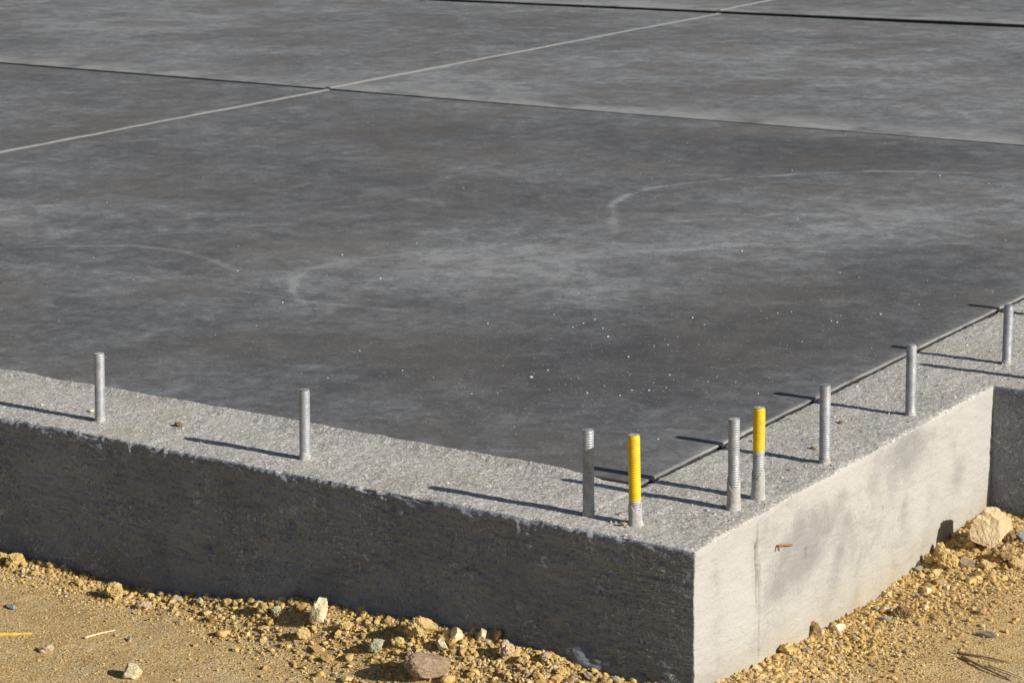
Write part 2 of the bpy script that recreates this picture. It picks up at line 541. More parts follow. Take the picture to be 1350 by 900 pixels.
def footing():
    Vs, Fs, Ms = [], [], []
    n0 = 0

    def add(us, vs, fn, mi, flip=False):
        nonlocal n0
        U, Vv = np.meshgrid(us, vs, indexing='ij')
        P = fn(U.ravel(), Vv.ravel())
        F = gridfaces(len(us), len(vs), flip)
        Vs.append(P)
        Fs.append(F + n0)
        Ms.append(np.full(len(F), mi))
        n0 += len(P)

    def st(a, b, c):
        return np.stack(np.broadcast_arrays(a, b, c), 1).astype(float)

    xsL = seq([(-16, -2.6, .12), (-2.6, -1.7, .01), (-1.7, -W, .0027)])
    xsC = seq([(-W, 0, .0027)])
    ysW = seq([(0, W, .003)])
    ysR = seq([(W, YJ, .003)])
    ysF = seq([(YJ, 2.2, .006), (2.2, 13.3, .12)])
    zs = seq([(-.36, -.30, .01), (-.30, -.05, .003), (-.05, 0, .0025)])
    xJ = seq([(0, .2, .004), (.2, XE, .02)])
    # tops
    add(xsL, ysW, lambda u, v: st(u, v, 0), 0)
    add(xsC, ysW, lambda u, v: st(u, v, 0), 0)
    add(xsC, ysR, lambda u, v: st(u, v, 0), 0)
    add(xsC, ysF, lambda u, v: st(u, v, 0), 0)
    add(xJ, ysF, lambda u, v: st(u, v, 0), 0)
    # outer -Y face
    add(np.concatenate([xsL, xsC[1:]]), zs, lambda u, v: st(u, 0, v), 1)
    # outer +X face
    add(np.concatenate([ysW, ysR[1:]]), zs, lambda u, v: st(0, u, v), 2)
    # step-out face
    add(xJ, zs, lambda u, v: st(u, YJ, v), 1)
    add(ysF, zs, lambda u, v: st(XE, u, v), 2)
    # inner faces toward the slab
    zi = np.array([-.03, -.02, -.012, -.006, 0])
    add(xsL, zi, lambda u, v: st(u, W, v), 0, True)
    add(np.concatenate([ysR, ysF[1:]]), zi, lambda u, v: st(-W, u, v), 0, True)
    V = np.concatenate(Vs)
    F = np.concatenate(Fs)
    key = np.round(V * 1e5).astype(np.int64)
    _, idx, inv = np.unique(key, axis=0, return_index=True, return_inverse=True)
    V = V[idx]
    F = inv.reshape(-1)[F]
    P = V.copy()
    x, y, z = P[:, 0], P[:, 1], P[:, 2]
    top = np.clip(1 + z / .012, 0, 1)                     # 1 at the top level
    dYf = np.where(y < YJ, y, 9)                          # distance from the -Y face
    dXf = np.where(y < YJ - 1e-4, -x, 9)                  # distance from the +X face
    # ---- top relief
    rel = .0018 * fbm(P, 9, 1, 3) + .0011 * fbm(P, 45, 2, 3) + .0004 * noise(P, 150, 4) + .0005 * noise(P, 260, 14)
    V[:, 2] += top * rel
    # slumped toward the outer edges, with crumbs broken away
    chip = np.clip(fbm(P, (26, 26, 26), 11, 4) - .12, 0, 1)
    for d in (np.abs(dYf), np.abs(dXf)):
        e = np.clip(1 - d / .016, 0, 1)
        V[:, 2] -= top * e ** 2 * (.0018 + .012 * chip)
    # mortar lip that rises to the slab on the left run
    e = np.clip(1 - np.abs(W - y) / .022, 0, 1) * (x < -W + .001) * sstep(-.31, -.42, x)
    lip = .0090 + .003 * fbm(P, 14, 21, 3)
    V[:, 2] += top * e * lip * (z > -.001)
    g_ = np.minimum(np.where(y > W - .001, np.abs(x + W), 9), np.where(x > -.33, np.abs(y - W), 9))
    gg = np.clip(1 - g_ / .012, 0, 1)
    V[:, 2] -= top * gg * (.0003 + .0028 * np.clip(fbm(P, 30, 23, 3) + .05, 0, 1))
    V[:, 0] += (g_ < 1e-6) * (y > W) * (.0014 * (fbm(P, 30, 25, 3)) + .0004)
    # general camber of left run
    V[:, 2] += top * (x < -W) * .0015 * sstep(0, .2, y)
    # ---- -Y face relief (brushed parging, slumps, drips)
    fy = (np.abs(y) < 1e-6) | (np.abs(y - YJ) < 1e-6) & (x > -1e-6)
    Q = P.copy()
    Q[:, 2] += .12 * Q[:, 0]
    r1 = fbm(Q, (7, 7, 38), 31, 4, .6)
    r2 = fbm(Q, (30, 30, 130), 37, 3, .6)
    drip = np.clip(fbm(P, (55, 55, 14), 41, 3) - .02, 0, 1) * np.clip(1 + z / .035, 0, 1)
    lump = np.clip(fbm(P, 12, 43, 3) - .22, 0, 1)
    foot = np.clip(fbm(P, (9, 9, 16), 45, 3), 0, 1) * sstep(-.17, -.24, z)
    nc = .25 + .75 * sstep(0, .10, -x)
    dy = nc * (.0030 * r1 + .0030 * (1 - 2 * np.abs(r2)) + .0042 * np.clip(fbm(Q + .03 * np.stack([fbm(P, 9, 62, 2)] * 3, 1), (14, 14, 42), 39, 4, .65), -.2, 1)) + nc * (.010 * drip + .010 * lump + .012 * foot)
    V[:, 1] -= fy * dy * (z < -1e-6) + fy * (z > -1e-6) * .004 * drip
    e = np.clip(1 + z / .008, 0, 1)
    V[:, 1] += fy * e ** 2 * (.0015 + .009 * chip)
    # holes and dimples seen in the shaded face
    for hx, hz, hr in ((-.602, -.028, .006), (-.83, -.095, .010), (-1.03, -.175, .012), (-.2, -.205, .011), (-.155, -.215, .009), (-.47, -.19, .010)):
        g = np.exp(-(((x - hx) / hr) ** 2 + ((z - hz) / hr) ** 2))
        V[:, 1] += (np.abs(y) < 1e-6) * g * .009
    # ---- +X face relief (trowelled)
    fx = (np.abs(x) < 1e-6) & (y < YJ + 1e-6) | (np.abs(x - XE) < 1e-6)
    Q = P.copy()
    Q[:, 2] += .25 * Q[:, 1]
    dx = .0022 * fbm(Q, (6, 6, 14), 51, 3) + .0009 * fbm(Q, (25, 25, 80), 53, 3) + .0004 * noise(P, 150, 55)
    V[:, 0] += fx * dx
    V[:, 0] -= fx * e ** 2 * (.0015 + .006 * chip)
    stain = .26 + .42 * fbm(P, (1, 6, 8), 57, 4)
    wy, wz = y + .06 * fbm(P, 11, 58, 4), z + .06 * fbm(P, 11, 59, 4)
    for cy, cz, ry, rz, ro, am in STAINS:
        c_, s_ = math.cos(ro), math.sin(ro)
        u = ((wy - cy) * c_ + (wz - cz) * s_) / ry
        v = (-(wy - cy) * s_ + (wz - cz) * c_) / rz
        stain += .68 * am * np.exp(-(u * u + v * v) ** 1.6)
    crack = np.zeros(len(P))
    # vertical cracks and a ledge line in the pale face
    for cy, z0, z1, w_, dp in CRACKS:
        yy = y + .004 * noise(P, (1, 1, 40), 60)
        g = np.exp(-((yy - cy) / w_) ** 2) * sstep(z0, z0 + .03, z) * (1 - sstep(z1 - .01, z1, z))
        V[:, 0] -= ((np.abs(x) < 1e-6)) * g * dp
        crack = np.maximum(crack, g * .8 * np.clip(.7 + fbm(P, 60, 61, 3), 0, 1))
    root = empty('foundation_wall', (0, 0, 0))
    tag(root, 'rough concrete stem wall, shaded on its long side, pale and sunlit on its short side', 'foundation')
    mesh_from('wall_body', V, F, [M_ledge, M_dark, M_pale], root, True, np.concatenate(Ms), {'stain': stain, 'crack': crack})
    return root


FOOT = footing()


# ------------------------------------------------------------------ slab panels
def ring_mask(P, c, r, w, a0, a1, soft=.25):
    dx, dy = P[:, 0] - c[0], P[:, 1] - c[1]
    d = np.hypot(dx, dy) - r
    ang = np.arctan2(dy, dx)
    mid, half = (a0 + a1) / 2, (a1 - a0) / 2
    da = np.abs((ang - mid + np.pi) % (2 * np.pi) - np.pi)
    return np.exp(-(d / w) ** 2) * (1 - sstep(half - soft, half, da))


def poly_mask(P, pts, w):
    """soft stroke along a polyline"""
    best = np.full(len(P), 9.)
    tt = np.zeros(len(P))
    L = len(pts) - 1
    for i in range(L):
        a, b = np.array(pts[i]), np.array(pts[i + 1])
        d = b - a
        t = np.clip(((P[:, :2] - a) @ d) / (d @ d), 0, 1)
        dist = np.hypot(*(P[:, :2] - a - t[:, None] * d).T)
        m = dist < best
        best[m] = dist[m]
        tt[m] = (i + t[m]) / L
    return np.exp(-(best / w) ** 2) * sstep(0, .12, tt) * (1 - sstep(.8, 1, tt))


BLOBS = [  # x, y, rx, ry, rot, amount : dusty pale areas (+) and dark burnished areas (-)
    (-3.0, 1.55, .9, .30, .5, .20), (-1.6, 1.55, .9, .45, .6, .13), (-1.25, 2.35, .9, .55, .75, .15), (-.8, 3.0, .8, .45, .8, .10),
    (-1.3, 3.2, .8, .20, .4, .08), (-.72, 1.10, .38, .55, -.5, -.20), (-.55, 1.75, .32, .50, -.2, -.20), (-.50, 2.35, .25, .45, 0, -.14),
    (-2.9, 3.5, .8, .30, .1, -.10), (-2.0, 3.45, 1.1, .40, 0, -.20), (-1.1, 3.80, 1.3, .14, 0, -.16), (-2.35, 2.35, .6, .45, 0, -.13),
    (-2.75, 1.72, .40, .12, .4, -.20), (-.45, .70, .30, .35, 0, -.12), (-1.15, .85, .5, .16, .3, -.10), (-2.2, .9, .7, .25, .2, .05), (-1.5, 1.15, .5, .08, .4, -.12)]



def slab_attrs(P, edges):
    q = P.copy()
    q[:, 2] = 0
    wob = .16 * fbm(q, 2.6, 71, 4)
    wob2 = .16 * fbm(q, 2.6, 91, 4)
    A = .56 + .13 * sstep(Y1 - .02, Y1 + .02, P[:, 1]) + .30 * fbm(q, (1.3, 1.9, 1), 81, 4)
    for bx, by, rx, ry, ro, am in BLOBS:
        dx, dy = P[:, 0] + wob - bx, P[:, 1] + wob2 - by
        c, s_ = math.cos(ro), math.sin(ro)
        u, v = (dx * c + dy * s_) / rx, (-dx * s_ + dy * c) / ry
        A += am * 1.25 * np.exp(-(u * u + v * v) ** 1.5)
    # trowel passes: families of arcs
    fam = np.zeros(len(P))
    for k in range(46):
        c = (rng.uniform(-8, .8), rng.uniform(.2, 11))
        r = rng.uniform(.45, 1.5)
        a0 = rng.uniform(-np.pi, np.pi)
        fam += rng.uniform(-.11, .14) * ring_mask(P, c, r, rng.uniform(.008, .05), a0, a0 + rng.uniform(.7, 2.2))
    A += fam
    brk = .45 + .55 * np.clip(.6 + 1.5 * fbm(q, 14, 75, 3), 0, 1)
    for pts, w_, am in (([(-1.60, 1.03), (-1.68, 1.09), (-1.77, 1.17), (-1.85, 1.28), (-1.89, 1.40), (-1.87, 1.52), (-1.80, 1.66), (-1.68, 1.80)], .009, .55),
                        ([(-1.50, 2.20), (-1.60, 2.37), (-1.70, 2.52), (-1.74, 2.66), (-1.74, 2.80), (-1.69, 2.93), (-1.60, 3.09), (-1.46, 3.25), (-1.30, 3.40), (-1.0, 3.52), (-.6, 3.6)], .013, .62),
                        ([(-2.75, 1.18), (-2.62, 1.30), (-2.48, 1.385), (-2.34, 1.40), (-2.19, 1.355), (-2.04, 1.28), (-1.88, 1.20)], .011, .45),
                        ([(-2.05, 1.12), (-1.79, 1.10), (-1.67, 1.09), (-1.30, 1.14)], .009, .32),
                        ([(-1.3, 1.95), (-1.1, 2.2), (-.8, 2.35), (-.5, 2.6)], .016, .25)):
        A += am * brk * poly_mask(P, pts, w_)
    rim = np.zeros(len(P))
    n = .5 + .9 * np.clip(fbm(q, 9, 77, 4), -.5, .8)
    for ax, pos, w_, am, side in edges:
        d = (P[:, ax] - pos) * side
        rim = np.maximum(rim, am * np.exp(-(np.maximum(d, 0) / w_) ** 1.0) * n)
    return {'dust': A, 'rim': np.clip(rim, 0, .9)}


SLAB = empty('concrete_slab', (-4, 5, 0))
tag(SLAB, 'dark grey power-trowelled concrete floor slab with thin control joints', 'floor slab')
GAP = .0016


def panel(x0, x1, y0, y1, z, xs, ys, edges, skirt, wob=.0006):
    """a panel with a slightly irregular arris and a skirt down its edges"""
    def ring(xs_, ys_):
        X, Y = np.meshgrid(xs_, ys_, indexing='ij')
        return X, Y
    X, Y = ring(xs, ys)
    nx, ny = X.shape
    P = np.stack([X.ravel(), Y.ravel(), np.full(X.size, z)], 1)
    at = slab_attrs(P, edges)
    V = P.copy()
    ex = np.minimum(P[:, 0] - x0, x1 - P[:, 0])
    ey = np.minimum(P[:, 1] - y0, y1 - P[:, 1])
    V[:, 2] += .0009 * fbm(P, 1.3, 5, 2) * sstep(0, .1, np.minimum(ex, ey))
    if z == H2:
        V[:, 2] -= .0040 * sstep(-4.2, -2.4, P[:, 0]) + .001 * fbm(P, 5, 18, 3)
    e = np.clip(1 - np.minimum(ex, ey) / .004, 0, 1)
    V[:, 2] -= e * (.0006 + .0016 * np.clip(fbm(P, 22, 6, 3), 0, 1))
    V[:, 0] += wob * fbm(P, 16, 8, 3) * np.clip(1 - ex / .01, 0, 1)
    V[:, 1] += wob * fbm(P, 16, 9, 3) * np.clip(1 - ey / .01, 0, 1)
    F = gridfaces(nx, ny)
    # skirt
    I = np.arange(nx * ny).reshape(nx, ny)
    loop = np.concatenate([I[:, 0], I[-1, 1:], I[-2::-1, -1], I[0, -2:0:-1]])
    m = len(loop)
    T0 = V[loop]
    cx, cy = (x0 + x1) / 2, (y0 + y1) / 2
    inx = np.where(T0[:, 0] > x1 - .004, -1., np.where(T0[:, 0] < x0 + .004, 1., 0.))
    iny = np.where(T0[:, 1] > y1 - .004, -1., np.where(T0[:, 1] < y0 + .004, 1., 0.))
    jag = .6 + .4 * np.clip(.5 + fbm(T0, 40, 12, 3), 0, 1)
    rows_ = []
    for dz_, ins in ((-.0050, 0.), (-.0056, .003), (-.42, .003)):
        L = T0.copy()
        L[:, 2] += dz_ * (jag if dz_ > -.01 else 1)
        L[:, 0] += inx * ins
        L[:, 1] += iny * ins
        rows_.append(L)
    base = len(V)
    V = np.concatenate([V] + rows_)
    a = np.arange(m)
    b = (a + 1) % m
    FF = [np.stack([loop[a], base + a, base + b, loop[b]], 1)]
    for k_ in range(2):
        o_ = base + k_ * m
        FF.append(np.stack([o_ + a, o_ + m + a, o_ + m + b, o_ + b], 1))
    F = np.concatenate([F] + FF)
    for k in at:
        at[k] = np.concatenate([at[k], np.full(m, skirt if k == 'rim' else .3), np.full(2 * m, 0. if k == 'rim' else -.3)])
    if y1 > Y1 + .1:   # the far joint is cut slightly out of square
        V[:, 1] += .060 * (V[:, 0] + 3.9) * np.clip((V[:, 1] - Y1) / (Y2 - Y1), 0, 1)
    V = V - np.array([-4, 5, 0])
    return mesh_from('slab_panel', V, F, M_slab, SLAB, True, None, at)


XR = -W - .0036          # slab edge along the right ledge
YS = W + .0035           # slab edge along the left ledge
xfine = seq([(-16, -8, .12), (-8, -4, .05), (-4, -.30, .010), (-.30, XR - .006, .007), (XR - .006, XR, .003)])
yf1 = seq([(YS, YS + .006, .003), (YS + .006, .30, .01), (.30, Y1 - .06, .010), (Y1 - .06, Y1 - .008, .01), (Y1 - .008, Y1 - GAP / 2, .0025)])
panel(-16, XR, YS, Y1 - GAP / 2, H1, xfine, yf1, [(0, XR, .009, 1.2, -1), (1, Y1, .02, -.2, -1)], .5)
xc = seq([(-16, -6, .08), (-6, XR, .02)])
yf2 = seq([(Y1 + GAP / 2, Y1 + .01, .003), (Y1 + .01, Y1 + .3, .012), (Y1 + .3, Y2 - .01, .025), (Y2 - .01, Y2 - .004, .002)])
panel(-16, XR, Y1 + GAP / 2, Y2 - .004, H2, xc, yf2, [(1, Y1, .12, 2.0, 1), (1, Y2, .04, .35, -1)], 0)
yf3 = seq([(Y2 + .004, Y2 + .02, .004), (Y2 + .02, Y2 + .3, .02), (Y2 + .3, 13, .05)])
xf3 = seq([(-16, XR, .04)])
panel(-16, XR, Y2 + .004, 13, H3, xf3, yf3, [(1, Y2, .2, 1.6, 1)], 0)


def joint_strip(y0, y1, z, w=.044, x0=XJ, x1=XJ):
    ys = seq([(y0, y1, .02)])
    us = np.array([-1, -.6, 0, .6, 1.]) * w / 2
    U, Y = np.meshgrid(us, ys, indexing='ij')
    P = np.stack([x0 + (x1 - x0) * (Y.ravel() - y0) / (y1 - y0) + U.ravel(), Y.ravel(), np.zeros(U.size)], 1)
    prof = np.array([-.004, .0012, .003, .0012, -.004])
    P[:, 2] = z + np.repeat(prof, len(ys)) + .0006 * fbm(P, 12, 3, 2)
    P[:, 0] += .006 * fbm(np.stack([P[:, 1] * 0, P[:, 1], P[:, 0] * 0 + 1], 1), 2.2, 13, 4) + .006 * fbm(P, 22, 4, 3)
    o = mesh_from('joint_line', P - np.array([-4, 5, 0]), gridfaces(len(us), len(ys)), M_joint, SLAB)
    o['label'] = 'pale cement line across the dark slab'


joint_strip(YS + .01, Y1 - .004, H1)
joint_strip(Y1 + .004, Y2 - .012, H2)
joint_strip(Y2 + .012, 12.9, H3, .03, XJ - .01, XJ - .16)


# ------------------------------------------------------------------ anchor bolts
PITCH = .0043


def rod(z0, z1, r0, depth, seed, thread=True, dome=.0012, cap=True):
    nseg = 30
    rows = int((z1 - z0) / (PITCH / 7))
    zz = np.linspace(z0, z1, rows)
    th = np.linspace(0, 2 * np.pi, nseg, endpoint=False)
    Z, T = np.meshgrid(zz, th, indexing='ij')
    ph = (Z / PITCH - T / (2 * np.pi) + seed * .37) % 1.0
    prof = 1 - np.abs(ph * 2 - 1)                   # triangle 0..1
    prof = np.clip(prof * 1.35 - .12, 0, 1)
    rr = r0 - depth * (1 - prof) if thread else np.full(Z.shape, r0 - depth * .3)
    if cap:
        rr = rr - .0018 * np.clip((Z - (z1 - .003)) / .003, 0, 1)
    P = np.stack([(rr * np.cos(T)).ravel(), (rr * np.sin(T)).ravel(), Z.ravel()], 1)
    P[:, :2] *= (1 + .02 * fbm(P + seed, 60, seed, 2))[:, None]
    F = []
    i, j = np.meshgrid(np.arange(rows - 1), np.arange(nseg), indexing='ij')
    a = (i * nseg + j).ravel()
    b = (i * nseg + (j + 1) % nseg).ravel()
    F = np.stack([a, b, b + nseg, a + nseg], 1)
    return P, F


def end_disc(z, r, seed, dome=.001):
    rs = np.linspace(0, 1, 7)
    nseg = 30
    th = np.linspace(0, 2 * np.pi, nseg, endpoint=False)
    Rr, T = np.meshgrid(rs, th, indexing='ij')
    P = np.stack([(r * Rr * np.cos(T)).ravel(), (r * Rr * np.sin(T)).ravel(), (z + dome * (1 - Rr ** 2)).ravel()], 1)
    P[:, 2] += .0005 * fbm(P, 150, seed, 3)
    i, j = np.meshgrid(np.arange(6), np.arange(nseg), indexing='ij')
    a = (i * nseg + j).ravel()
    b = (i * nseg + (j + 1) % nseg).ravel()
    return P, np.stack([a, a + nseg, b + nseg, b], 1)


def collar(r, h, spread, seed):
    """lumpy cement splashed round the foot of the bolt"""
    nseg, rows = 30, 12
    th = np.linspace(0, 2 * np.pi, nseg, endpoint=False)
    t = np.linspace(0, 1, rows)
    Tt, T = np.meshgrid(t, th, indexing='ij')
    hh = h * (1 + .35 * np.sin(T * 2 + seed) * .6)
    Z = hh * Tt - .003
    rr = r + .0010 + spread * (1 - Tt) ** 7
    P = np.stack([(rr * np.cos(T)).ravel(), (rr * np.sin(T)).ravel(), Z.ravel()], 1)
    nn = fbm(P + seed, 70, seed, 4)
    P[:, :2] *= (1 + .16 * nn * (1.1 - Tt.ravel()))[:, None]
    last = Tt.ravel() > .99
    P[last, :2] *= .9
    i, j = np.meshgrid(np.arange(rows - 1), np.arange(nseg), indexing='ij')
    a = (i * nseg + j).ravel()
    b = (i * nseg + (j + 1) % nseg).ravel()
    return P, np.stack([a, b, b + nseg, a + nseg], 1)


BOLTS = [  # x, y, height, lean along camera-right (m), yellow from z (or None), cement height, label
    (-1.362, .077, .135, .0055, None, .022, 'grey threaded anchor bolt farthest left on the wall top'),
    (-.859, .080, .131, .0030, None, .026, 'grey threaded anchor bolt alone, second from the left end of the wall'),
    (-.242, .067, .149, -.0004, None, .020, 'grey anchor bolt mostly in shadow, just left of the yellow-topped bolt nearest the corner'),
    (-.152, .069, .153, -.0026, .036, .034, 'yellow-painted anchor bolt nearest the long shaded edge, with a short grey foot'),
    (-.052, .223, .158, -.0001, None, .050, 'grey anchor bolt with cement-coated foot, beside the yellow bolt on the sunlit run'),
    (-.045, .297, .161, .0008, .080, .048, 'anchor bolt with yellow upper half and grey lower half, on the sunlit run'),
    (-.044, .547, .145, -.0011, None, .024, 'grey anchor bolt next beyond the half-yellow one, on the sunlit run'),
    (-.049, .921, .139, -.0006, None, .018, 'grey anchor bolt standing above where the wall steps out'),
    (-.048, 1.393, .125, .0004, None, .016, 'farthest anchor bolt, grey, near the right edge of the photo')]


def make_bolt(x, y, h, lean, yel, ch, label, seed):
    r0, dp = .0101, .0009
    t = empty('anchor_bolt', (x, y, 0))
    tag(t, label, 'anchor bolt', 'anchor bolts along the wall top')
    k = lean / h
    t.rotation_euler = (-k * .557, k * .83, seed * 1.1) if False else (0, 0, 0)
    ax = Vector((cr.x * k, cr.y * k, 1)).normalized()
    t.rotation_euler = Vector((0, 0, 1)).rotation_difference(ax).to_euler()
    split = yel if yel else h
    P, F = rod(-.01, split, r0, dp, seed, True, cap=(yel is None))
    mesh_from('threaded_shank', P, F, M_zinc, t)
    if yel:
        P, F = rod(split + .0002, h, r0 + .0003, dp * .85, seed, True)
        o = mesh_from('painted_shank', P, F, M_yel, t, True, None, {'fade': (P[:, 2] - split) / .011})
        o['label'] = 'yellow painted thread'
    P, F = end_disc(h, r0 - dp - .0004 + .0006, seed)
    mesh_from('end_face', P, F, M_mortar if seed in (0, 3, 4, 5) else M_zinc, t)
    P, F = collar(r0 + .0002 if ch > .03 else r0 - .0006, ch if ch > .03 else ch * .6, .0030, seed + 3)
    mesh_from('cement_collar', P, F, M_mortar, t)


for i, b in enumerate(BOLTS):
    make_bolt(*b, i)
# two more bolts of the run stand just outside the frame; their shadows reach into it
make_bolt(.115, 1.306, .145, 0, None, .018, 'grey anchor bolt out of frame on the stepped-out footing', 11)
make_bolt(-.035, 1.845, .140, 0, None, .018, 'grey anchor bolt out of frame at the far right', 12)


# ------------------------------------------------------------------ pebbles (stuff)
def ico(sub=0):
    import bmesh
    bm = bmesh.new()
    bmesh.ops.create_icosphere(bm, subdivisions=sub + 1, radius=1)
    V = np.array([v.co[:] for v in bm.verts])
    F = np.array([[v.index for v in f.verts] for f in bm.faces])
    bm.free()
    return V, F


I0 = ico(0)
I1 = ico(1)
I2 = ico(2)
I3 = ico(3)
I4 = ico(4)


def scatter(name, xy, z, rad, tone, mat, squash=.7, sink=.35, fine=False):
    V0, F0 = I1 if fine else I0
    n = len(xy)
    if fine:
        B0 = np.repeat(V0[None], n, 0)
        for _ in range(7):
            nn_ = rng.normal(size=(n, 3))
            nn_ /= np.linalg.norm(nn_, axis=1)[:, None]
            k = np.einsum('nvc,nc->nv', B0, nn_) - rng.uniform(.45, .85, n)[:, None]
            B0 = B0 - np.maximum(k, 0)[..., None] * nn_[:, None, :]
        B0 = B0 * rng.uniform(.86, 1.14, (n, len(V0), 1)) * 1.18
    J = rng.uniform(.62, 1.25, (n, len(V0), 1)) if not fine else 1.0
    S = rng.uniform(.7, 1.3, (n, 1, 3)) * np.array([1, 1, squash])
    ang = rng.uniform(0, 2 * np.pi, n)
    c, s_ = np.cos(ang), np.sin(ang)
    B = (B0 if fine else V0[None] * J) * S
    # random tilt
    til = rng.uniform(-.6, .6, n)
    ct, stt = np.cos(til), np.sin(til)
    y2 = B[..., 1] * ct[:, None] - B[..., 2] * stt[:, None]
    z2 = B[..., 1] * stt[:, None] + B[..., 2] * ct[:, None]
    X = B[..., 0] * c[:, None] - y2 * s_[:, None]
    Y = B[..., 0] * s_[:, None] + y2 * c[:, None]
    r_ = rad[:, None]
    V = np.stack([xy[:, 0:1] + X * r_, xy[:, 1:2] + Y * r_, z[:, None] + z2 * r_ + r_ * (squash - sink)], -1).reshape(-1, 3)
    F = (F0[None] + (np.arange(n) * len(V0))[:, None, None]).reshape(-1, 3)
    return mesh_from(name, V, F, mat, None, False, None, {'tone': np.repeat(tone, len(V0))})


def gravel():
    n = 340000
    x = rng.uniform(-2.2, 1.1, n)
    y = rng.uniform(-1.1, 1.3, n)
    ok = ~((x < .0) & (y > .0))
    dl = np.where(x < 0, -y, np.where(y > 0, x, np.hypot(x, y)))
    P = np.stack([x, y, x * 0], 1)
    patch = np.clip(.5 + 1.2 * fbm(P, 4, 101, 3), 0.05, 1)
    wl = np.interp(x, WL[:, 0], WL[:, 1])
    near = np.exp(-(dl / (wl * 1.5 + .02)) ** 2)
    mound = np.exp(-(((x - .12) / .16) ** 2 + ((y - 1.0) / .2) ** 2))
    prob = np.clip(.42 * patch + .85 * near + .8 * mound, 0, 1)
    vis = (dl < .85)
    ok &= (rng.uniform(0, 1, n) < prob) & vis
    x, y, near, mound = x[ok], y[ok], near[ok], mound[ok]
    m = len(x)
    u = rng.uniform(0.0001, 1, m)
    rad = .00095 * u ** (-.42)
    cap_ = .0022 + .0055 * np.maximum(near, mound)
    rad = np.minimum(rad * (1 + .55 * np.maximum(near, mound)), cap_ * rng.uniform(.6, 1.15, m))
    z = gh(x, y)
    tone = np.clip(rng.normal(.48, .17, m), 0, 1)
    odd = rng.uniform(0, 1, m) < .10
    tone[odd] = rng.uniform(.8, 1, odd.sum())
    drk = rng.uniform(0, 1, m) < .05
    tone[drk] = rng.uniform(0, .15, drk.sum())
    o = scatter('gravel', np.stack([x, y], 1), z, rad, tone, M_peb)
    tag(o, 'loose yellow gravel and soil crumbs strewn over the ground', 'gravel', kind='stuff')


gravel()


def clods():
    n = 42000
    x = rng.uniform(-1.9, .9, n)
    y = rng.uniform(-.4, 1.25, n)
    ok = ~((x < 0) & (y > 0))
    dl = np.where(x < 0, -y, np.where(y > 0, x, np.hypot(x, y)))
    wl = np.interp(x, WL[:, 0], WL[:, 1])
    near = np.exp(-(dl / (wl * 1.15 + .01)) ** 2) * (.45 + .9 * np.clip(.5 + fbm(np.stack([x, y, x * 0], 1), 7, 131, 3), 0, 1))
    mound = np.exp(-(((x - .12) / .13) ** 2 + ((y - .98) / .2) ** 2))
    ok &= rng.uniform(0, 1, n) < np.maximum(np.maximum(near, mound), .004)
    x, y, dl = x[ok], y[ok], dl[ok]
    m = len(x)
    rad = np.minimum(.0025 * rng.uniform(.001, 1, m) ** -.42, .0105)
    lim = np.where((y > 0) & (mound[ok] < .25), .0062, .0105)
    rad = np.minimum(rad, lim * rng.uniform(.7, 1, m))
    tone = np.clip(rng.normal(.42, .15, m), 0, 1)
    odd = rng.uniform(0, 1, m) < .08
    tone[odd] = rng.uniform(.8, 1, odd.sum())
    o = scatter('soil_clods', np.stack([x, y], 1), gh(x, y), rad, tone, M_peb, .75, .42, True)
    tag(o, 'crumbly yellow soil clods heaped along the foot of the wall', 'soil clods', kind='stuff')


clods()

# crumbs of cement sprinkled on the slab and on the wall top
M_crumb = Mat('cement_crumbs', .9, .2)
M_crumb = M_crumb.out(M_crumb.ramp(M_crumb.attr('tone'), [(0, (.22, .16, .11)), (.25, (.40, .38, .35)), (1, (.72, .71, .68))]))


def crumbs():
    cl = [(-.80, .95, .28, 90), (-.6, 1.55, .22, 70), (-.55, .80, .25, 60), (-1.0, 1.2, .2, 40), (-1.2, 2.1, .9, 120), (-2.2, 1.6, .8, 90), (-2.6, 3.0, 1.0, 120), (-1.3, 3.2, .8, 90), (-.9, 2.4, .6, 90), (-1.6, .8, .5, 70)]
    xs, ys = [], []
    for cx, cy, s_, k in cl:
        k = int(k * .55)
        xs.append(rng.normal(cx, s_, k))
        ys.append(rng.normal(cy, s_, k))
    x, y = np.concatenate(xs), np.concatenate(ys)
    ok = (x < XR - .01) & (y > YS + .01) & (y < Y1 - .02) & (x > -6)
    x, y = x[ok], y[ok]
    m = len(x)
    rad = np.minimum(.0009 * rng.uniform(.001, 1, m) ** -.25, .0028)
    tone = rng.uniform(.3, 1, m)
    o = scatter('cement_crumbs', np.stack([x, y], 1), np.full(m, H1), rad, tone, M_crumb, .6, .2)
    tag(o, 'tiny pale cement crumbs sprinkled over the dark slab', 'crumbs', kind='stuff')


crumbs()


def ledge_grit():
    n = 5200
    x = rng.uniform(-2.0, 0, n)
    y = rng.uniform(0.006, 1.9, n)
    left = (y < W - .006)
    right = (x > -W + .006)
    ok = left | right
    x, y = x[ok], y[ok]
    m = len(x)
    rad = np.minimum(.0010 * rng.uniform(.001, 1, m) ** -.3, .0030)
    tone = rng.uniform(.1, 1, m)
    o = scatter('ledge_grit', np.stack([x, y], 1), np.full(m, .0005), rad, tone, M_crumb, .6, .35)
    tag(o, 'coarse sand grit lying on the rough wall top', 'grit', kind='stuff')


ledge_grit()

